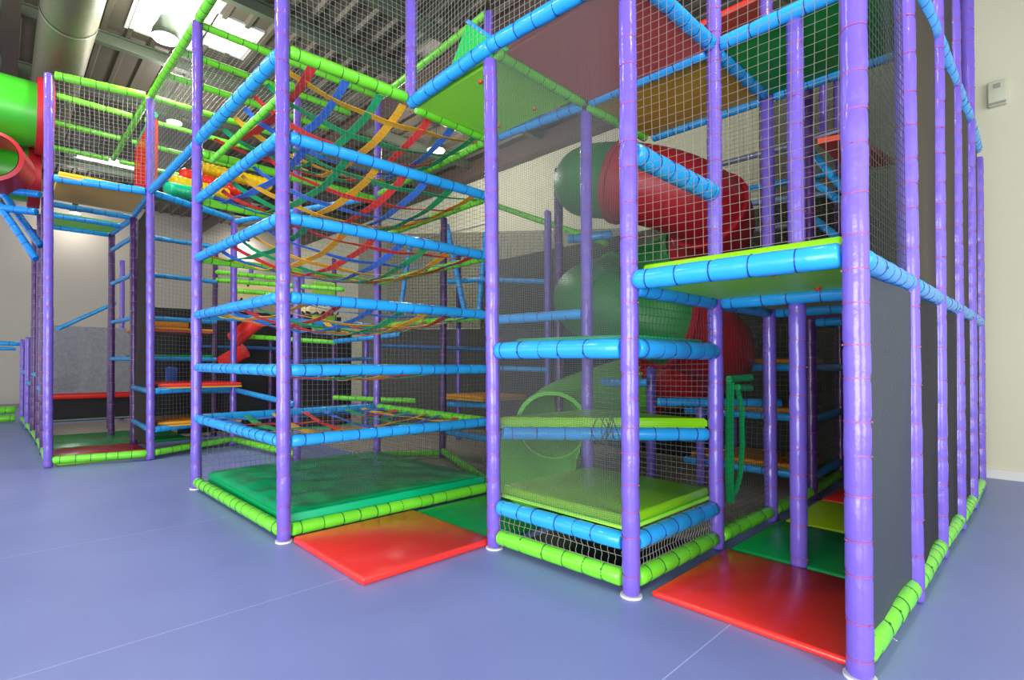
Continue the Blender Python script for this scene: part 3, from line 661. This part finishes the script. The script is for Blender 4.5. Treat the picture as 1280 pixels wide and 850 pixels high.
# ------------------------------------------------------------ spiral tube slide
def spiral():
    ax = Vector((5.62, 3.22, 0)); R_, r = .72, .41
    t = thing('spiral_tube_slide', 'green and red spiral tube slide behind the mesh corner', 'slide', ax)
    bR = math.atan2(cR.y, cR.x)      # bearing that points to the photo's right
    def pt(th):                      # th in turns, 0 = left at the top, going left > front > right > back
        a = bR+math.pi+th*2*math.pi
        return ax+Vector((R_*math.cos(a), R_*math.sin(a), 3.62-1.42*th))
    def section(t0, t1, M, nm='tube_section'):
        n = 9; MB().tube([pt(t0+(t1-t0)*i/n) for i in range(n+1)], r, 28, False).build(nm, M, t)
    def flange(th, M):
        c = pt(th); d = (pt(th+.01)-pt(th-.01)).normalized()
        MB().tube([c-d*.025, c-d*.025, c+d*.025, c+d*.025], [r-.01, r+.04, r+.04, r-.01], 28, False).build('flange', M, t)
    seq = [(-.24, -.12, slidegreen), (-.12, .14, slidegreen), (.14, .36, slidered), (.36, .58, slidered), (.58, .8, slidegreen), (.8, 1.1, slidegreen),
           (1.1, 1.26, slidegreen), (1.26, 1.56, slidered), (1.56, 1.72, slidered)]
    for i, (a, b, M) in enumerate(seq):
        section(a, b, M)
        if i: flange(a, M)
    # tube leaves the spiral to the left, ends in a rimmed mouth, then an open half-pipe run-out towards the front left
    e0 = pt(1.72); e1 = pt(1.70); dd = (e0-e1).normalized()
    m0 = W(690, 532, 5.95); pth = []
    c1 = e0+dd*.35; c2 = m0+Vector((.45, .42, .12))
    for i in range(11):
        q = i/10; pth.append(e0*(1-q)**3+c1*3*q*(1-q)**2+c2*3*q*q*(1-q)+m0*q**3)
    MB().tube(pth, [r-.03*i/10 for i in range(11)], 28, False).build('tube_section', slidelime, t)
    dm = (pth[-1]-pth[-2]).normalized(); rr_ = r-.03
    MB().tube([m0-dm*.02, m0+dm*.03], [rr_+.035, rr_+.035], 28, False).tube([m0+dm*.03, m0+dm*.031], [rr_+.035, rr_-.01], 28, False).build('mouth_rim', slidelime, t)
    n = 18; m_ = 22; vs = []; fs = []; end = W(664, 585, 5.0); end.z = .52; c1 = m0+dm*.4
    C_ = [m0*(1-q)**2+c1*2*q*(1-q)+end*q*q for q in [i/n for i in range(n+1)]]
    for i in range(n+1):
        s_ = i/n; d = (C_[min(i+1, n)]-C_[max(i-1, 0)]).normalized(); side = d.cross(Vector((0, 0, 1))).normalized(); rad = rr_*(1+.14*s_); half = math.radians(118-22*s_)
        for dr in (0, .012):
            for q in range(m_+1):
                a = -half+2*half*q/m_; rb = rad+dr+.004*math.cos(i*math.pi); vs.append(C_[i]+side*(rb*math.sin(a))+Vector((0, 0, -rb*math.cos(a))))
    w2 = (m_+1)*2; k0 = m_+1
    for i in range(n):
        for q in range(m_):
            fs.append((i*w2+q, i*w2+q+1, (i+1)*w2+q+1, (i+1)*w2+q)); fs.append((i*w2+k0+q+1, i*w2+k0+q, (i+1)*w2+k0+q, (i+1)*w2+k0+q+1))
        for q in (0, m_): fs.append((i*w2+q, (i+1)*w2+q, (i+1)*w2+k0+q, i*w2+k0+q))
    mb = MB(); mb.add(vs, fs); mb.build('run_out', slidelime, t)
spiral()
# ------------------------------------------------------------ left tube slide
def left_tube():
    t = thing('tube_slide', 'bright green tube slide with red flanges at the upper far left', 'slide', W(30, 155, 7.8))
    D = 7.9; X_ = Vector((1, 0, 0)); a = W(66, 150, D+.1)
    MB().tube([a-X_*.2, a-X_*1.6], .47, 28, False).build('tube_section', slidebright, t)
    MB().tube([a, a-X_*.001, a-X_*.2, a-X_*.201], [.42, .56, .56, .46], 28, False).build('flange', slidered, t)
    c = W(50, 222, D+.5)
    MB().tube([c-X_*.14, c-X_*1.6], .42, 24, False).build('tube_section', slidebright, t)
    MB().tube([c, c-X_*.001, c-X_*.15, c-X_*.151], [.36, .5, .5, .42], 24, False).build('flange', slidered, t)
    c = W(-12, 194, D-.75); ax_ = (cF*.9-cR*.45+Vector((0, 0, -.1))).normalized()
    MB().tube([c-ax_*.02, c, c+ax_*.5], [.31, .36, .36], 26, False).tube([c-ax_*.02, c+ax_*.45], [.3, .3], 26, False).build('red_bend', slidered, t)
left_tube()
# ------------------------------------------------------------ green hanging strap, cord tangle
t = thing('padded_hook', 'green padded hanging strap with a roll on top, behind the right purple post', 'obstacle', W(916, 625, 4.75))
def flatstrip(pts, wv, th, M, nm, par):
    vs = []; fs = []; pts = [Vector(p) for p in pts]; s = cR*wv/2; dpt = cF*th/2
    for p in pts: vs += [p-s-dpt, p+s-dpt, p+s+dpt, p-s+dpt]
    for i in range(len(pts)-1):
        for q in range(4): fs.append((i*4+q, i*4+(q+1) % 4, (i+1)*4+(q+1) % 4, (i+1)*4+q))
    fs += [(3, 2, 1, 0), tuple(len(vs)-4+q for q in range(4))]
    mb = MB(); mb.add(vs, fs); return mb.build(nm, M, par)
hookg = mat('hook_green', (0, 172, 96), .35)
flatstrip([W(913, 478, 4.7), W(912, 540, 4.7), W(912, 600, 4.7), W(913, 628, 4.7)], .062, .03, hookg, 'strap', t)
flatstrip([W(921, 482, 4.85), W(927, 510, 4.85), W(928, 555, 4.85), W(925, 595, 4.85), W(918, 618, 4.8)], .035, .03, hookg, 'strap', t)
MB().tube([W(911, 474, 4.7), W(938, 472, 4.85)], .032, 12).build('roll', hookg, t)
MB().tube([W(922, 484, 4.7), W(938, 485, 4.85)], .03, 12).build('roll', hookg, t)
mb = MB()
for s in range(4):
    q = []
    for i in range(14):
        a = i/13; q.append(W(750+s*6+10*math.sin(a*6+s*2), 522+48*math.sin(a*math.pi)*(.6+.15*s), 3.98+.03*math.cos(a*9+s)))
    mb.tube(q, .004, 5)
tag(mb.build('cord_tangle', mat('dark_cord', (40, 70, 70), .6)), 'tangle of thin dark cord hanging at the edge of the triangular shelf', 'cord')
# ------------------------------------------------------------ wedge on the top deck
t = thing('foam_wedge', 'bright green wedge with blue edge standing above the lime top deck', 'wedge', (3.25, 3.8, L2+.06))
a, b, c = WU(540, 118, 3.25), WU(585, 27, 3.25), WU(626, 56, 3.25); a.z = L2+.06; dd = Vector((.3, 0, 0)); g = c.copy(); g.z = L2+.06
wg = mat('wedge_green', (20, 210, 90), .4)
MB().add([a, b, c, g, a+dd, b+dd, c+dd, g+dd], [(0, 3, 2, 1), (4, 5, 6, 7), (0, 1, 5, 4), (1, 2, 6, 5), (2, 3, 7, 6), (3, 0, 4, 7)]).build('body', wg, t, smooth=False)
MB().tube([b, c], .02, 8).build('edge', blue, t)
# ------------------------------------------------------------ upper storey fittings at right
t = thing('sliding_pole_gate', 'small window gate with purple bars high behind the right upper post', 'gate', W(1028, 172, 6.0))
fw = [W(1005, 120, 5.9), W(1005, 168, 5.9), W(1012, 174, 5.9), W(1062, 160, 5.9), W(1062, 95, 5.9)]
MB().tube(fw, .022, 10).build('frame', mat('pale_lilac_bar', (190, 180, 220), .35), t)
for x in (1010, 1029, 1048): MB().tube([W(x, 112-(x-1010)*.25, 5.95), W(x, 170-(x-1010)*.2, 5.95)], .04, 10).build('bar', purple, t)
def slab(name, pts, th, M, label, cat):
    pts = [Vector(p) for p in pts]; n = len(pts); dz = Vector((0, 0, th))
    mb = MB(); mb.add([p for p in pts]+[p+dz for p in pts], [tuple(range(n)), tuple(reversed(range(n, 2*n)))]+[(i, (i+1) % n, n+(i+1) % n, n+i) for i in range(n)])
    return tag(mb.build(name, M, smooth=False), label, cat)
slab('tilted_board', [WZ(1022, 180, 3.55), WZ(1062, 172, 3.55), WZ(1120, 205, 3.55), WZ(1062, 215, 3.55)], .05, mat('orange_red_board', (232, 70, 26), .5), 'orange-red board high behind the right upper post', 'board')
for i, (a, b, z) in enumerate([((1005, 180), (1062, 245), 3.4), ((1012, 225), (1048, 250), 2.9), ((1010, 268), (1045, 296), 2.6)]):
    rail(W(*a, 5.9), W(*b, 5.3), 'blue', 'teal-blue diagonal rail high behind the coarse net, %s of three' % ['top', 'middle', 'bottom'][i], r=.04, trim=0)
steelbar = mat('bright_steel', (190, 200, 220), .25, metal=.6)
for i, (a, b) in enumerate([((870, 213), (1000, 180)), ((925, 238), (1050, 215)), ((918, 257), (1050, 240)), ((928, 292), (990, 281))]):
    M = [steelbar, blue, mat('pale_blue_bar', (150, 180, 220), .3), steelbar][i]
    tag(MB().tube([W(*a, 7.4), W(*b, 7.0)], .04, 10).build('cross_bar', M), ['bright steel bar high behind the coarse net, topmost of four', 'turquoise bar behind the coarse net, second from top', 'pale blue bar behind the coarse net, third from top', 'thin steel bar behind the coarse net, lowest of four'][i], 'bar')
# ------------------------------------------------------------ rollers, red arch, background cushions
rc = [('teal', tealpad, (208, 236), (262, 246)), ('yellow lower', yellowpad, (213, 226), (285, 244)), ('red', redpad, (225, 217), (300, 240)), ('yellow upper', yellowpad, (240, 207), (340, 232))]
for i, (nme, M, a, b) in enumerate(rc):
    p0 = W(*a, 9.2+.42*i); p1 = W(*b, 10.2+.42*i); d = (p1-p0).normalized(); r = .13; L = (p1-p0).length
    t = thing('foam_roller', '%s foam roller in the stepped pile behind the left tower post' % nme, 'roller', p0)
    pr_ = [(0, .05), (.02, .1), (.06, r)]; q = .1
    while q < L-.1: pr_ += [(q, r), (q+.03, r*.9), (q+.06, r)]; q += .1
    pr_ += [(L-.04, r), (L, .06)]
    MB().tube([p0+d*x for x, _ in pr_], [y for _, y in pr_], 16).build('body', M, t)
t = thing('red_arch', 'red padded arch with teal roof strip above the left bay deck', 'arch', (1.62, 9.9, L2+.08))
ay0, ay1 = 9.25, 10.55; z0, z1 = L2+.08, 5.15; u = 1.62
out = [(ay0, z0), (ay0, z1), (ay1, z1-.1), (ay1, z0)]
inn = [(ay0+.3, z0), (ay0+.34, z1-.75), (ay0+.52, z1-.5), (ay0+.75, z1-.5), (ay1-.3, z1-.8), (ay1-.24, z0)]
path = [(ay0, z0), (ay0, z1), (ay1, z1-.1), (ay1, z0), (ay1-.24, z0), (ay1-.3, z1-.8), (ay0+.75, z1-.5), (ay0+.52, z1-.5), (ay0+.34, z1-.75), (ay0+.3, z0)]
n = len(path); vs = [(u, y, z) for y, z in path]+[(u+.1, y, z) for y, z in path]
fs = [(0, 1, 8, 9), (1, 7, 8), (1, 2, 6, 7), (2, 5, 6), (2, 3, 4, 5)]
fs = fs+[tuple(x+n for x in reversed(f)) for f in fs]+[(i, (i+1) % n, n+(i+1) % n, n+i) for i in range(n)]
MB().add(vs, fs).build('arch_body', redpad, t, smooth=False)
MB().tube([(u+.05, ay0, z1+.06), (u+.05, ay1, z1-.04)], .05, 10).build('roof_strip', tealpad, t)
def dots_mat():
    M = bpy.data.materials.new('cream_dotted'); M.use_nodes = True; nt = M.node_tree; b = nt.nodes['Principled BSDF']
    tc = nt.nodes.new('ShaderNodeTexCoord'); v = nt.nodes.new('ShaderNodeTexVoronoi'); v.inputs['Scale'].default_value = 7; v.inputs['Randomness'].default_value = .25
    nt.links.new(tc.outputs['Object'], v.inputs['Vector']); r = nt.nodes.new('ShaderNodeValToRGB'); r.color_ramp.interpolation = 'CONSTANT'
    r.color_ramp.elements[0].color = (.05, .03, .03, 1); r.color_ramp.elements[1].position = .38; r.color_ramp.elements[1].color = (.85, .7, .35, 1)
    nt.links.new(v.outputs['Distance'], r.inputs[0]); nt.links.new(r.outputs[0], b.inputs['Base Color']); return M
dm = dots_mat()
def cushion(px, py, Z, w_, h_, d_, M, label, name='cushion', cat='cushion'):
    c = W(px, py, Z); return tag(MB().pad((c.x-w_/2, c.y-d_/2, c.z-h_/2), (c.x+w_/2, c.y+d_/2, c.z+h_/2), .04).build(name, M), label, cat)
cushion(335, 369, 11.2, 1.4, .36, .3, dm, 'cream cushion with dark dots behind the left tower face')
cushion(400, 388, 9.3, .6, .16, .3, dm, 'small cream dotted cushion right of the front tower post')
cushion(405, 385, 10.9, .5, 1.1, .06, mat('lime_panel', (140, 200, 50), .5), 'upright lime panel right of the front tower post', 'upright_panel', 'panel')
cushion(210, 405, 9.5, .62, .15, .3, orangepad, 'orange block cushion between left bay and tower')
cushion(698, 390, 7.4, .1, .42, .1, yellowpad, 'small yellow padded block right of the thin purple post')
for i, (a, b, Zz) in enumerate([((325, 398), (292, 425), 9.7), ((306, 438), (278, 454), 10.1)]):
    p, q = W(*a, Zz), W(*b, Zz); tag(MB().tube([p, q], .15, 12).build('red_bolster', redpad), '%s red bolster sloping behind the left tower face' % ['upper', 'lower'][i], 'bolster')
cushion(214, 466, 11.5, 1.2, .35, .06, mat('patch_panel', (196, 150, 60), .6), 'distant yellow patch panel seen between left bay and tower', 'patch_panel', 'panel')
cushion(215, 470, 11.2, .25, .4, .06, mat('patch_blue', (50, 80, 160), .6), 'distant dark blue patch between left bay and tower', 'patch_panel', 'panel')
# ------------------------------------------------------------ duct, lamps, wall box
t = thing('ventilation_duct', 'large round ventilation duct under the roof at upper left', 'duct', (.6, 9, 6.2))
ductm = mat('duct_fabric', (100, 98, 78), .5, .3, 6, metal=.3, var=.1)
q = []; rd = []; v = 5.0
while v < 13.6: q += [(.62, v, 6.12), (.62, v+.03, 6.12)]; rd += [.325, .31]; v += .6
MB().tube(q, .315, 32).build('duct_body', ductm, t)
for i, v in enumerate((6.5, 8.9, 11.3)): MB().tube([(.62, v, 6.12), (.62, v+.05, 6.12)], .325, 32, False).build('band', steel, t)
MB().tube([(.36, 5, 6.55), (.36, 13.6, 6.55)], .025, 8).build('hanger_rail', steel, t)
def lamp(px, py, z, label, r=.24, pw=60):
    c = WZ(px, py, z); t = thing('high_bay_lamp', label, 'lamp', c)
    MB().tube([c+Vector((0, 0, x)) for x in (0, .02, .1, .22, .3, .34)], [r, r*1.02, r*.95, r*.62, r*.5, r*.3], 24).build('reflector', mat('lamp_housing', (120, 130, 110), .4, metal=.4), t)
    MB().tube([c+Vector((0, 0, -.02)), c+Vector((0, 0, -.002))], [r*.9, r*.96], 24).build('lens', glow, t)
    MB().tube([c+Vector((0, 0, .34)), c+Vector((.0, 0, ZC-c.z+.05))], .008, 6).build('cable', steel, t)
    l = bpy.data.lights.new('high_bay_light', 'POINT'); l.energy = pw; l.shadow_soft_size = .25; l.color = (1, .97, .9)
    o = bpy.data.objects.new('high_bay_light', l); COL.objects.link(o); o.parent = t; o.location = (0, 0, -.3)
lamp(207, 48, 6.2, 'large glowing high bay lamp under the rooflight at upper left', .18, 120)
lamp(545, 188, 6.2, 'glowing oval lamp seen through the tower straps', .2, 120)
lamp(218, 153, 6.3, 'glowing lamp above the colourful rollers', .14, 60)
lamp(94, 266, 6.2, 'distant white dome lamp seen under the left bay deck', .14, 30)
lamp(308, 303, 6.2, 'distant lamp seen in the gap behind the left tower face', .13, 30)
for (x, y) in ((3.5, .5), (-1, 5), (2, -2), (-1, 9)):  # extra overhead lights added out of view, no fittings modelled
    l = bpy.data.lights.new('added_ceiling_fill', 'AREA'); l.shape = 'DISK'; l.size = .6; l.energy = 60; l.color = (1, .97, .88)
    o = bpy.data.objects.new('added_ceiling_fill', l); COL.objects.link(o); o.location = (x, y, 6.1)
c = WU(1247, 118, 9.38); t = thing('wall_unit', 'small white control box mounted on the cream wall at upper right', 'wall box', c)
MB().pad((c.x-.07, c.y-.09, c.z-.16), (c.x+.01, c.y+.09, c.z+.16), .015).build('case', mat('cream_plastic', (200, 202, 176), .5), t)
MB().box((c.x-.08, c.y-.08, c.z-.15), (c.x-.07, c.y+.08, c.z-.12)).build('vent', mat('grey_plastic', (150, 150, 136), .5), t, smooth=False)
MB().box((c.x-.075, c.y-.03, c.z+.06), (c.x-.07, c.y+.04, c.z+.12)).build('display', mat('grey_plastic', (150, 150, 136), .5), t, smooth=False)
tag(MB().tube([WU(500, 306, 9.36), WU(612, 277, 9.36)], .03, 6).build('wall_pipe', white), 'thin white pipe on the far wall, seen right in the tower', 'pipe')
tag(MB().tube([F0(1110, 800), F0(1115, 797), F0(1121, 801)], .004, 5).build('cut_cable_tie', white), 'small white clipped tie end lying on the floor at right', 'scrap')

for o in list(bpy.data.objects):
    k_ = o.name.split('.')[0]
    if not o.parent and k_ in GROUPS and 'group' not in o: o['group'] = GROUPS[k_]
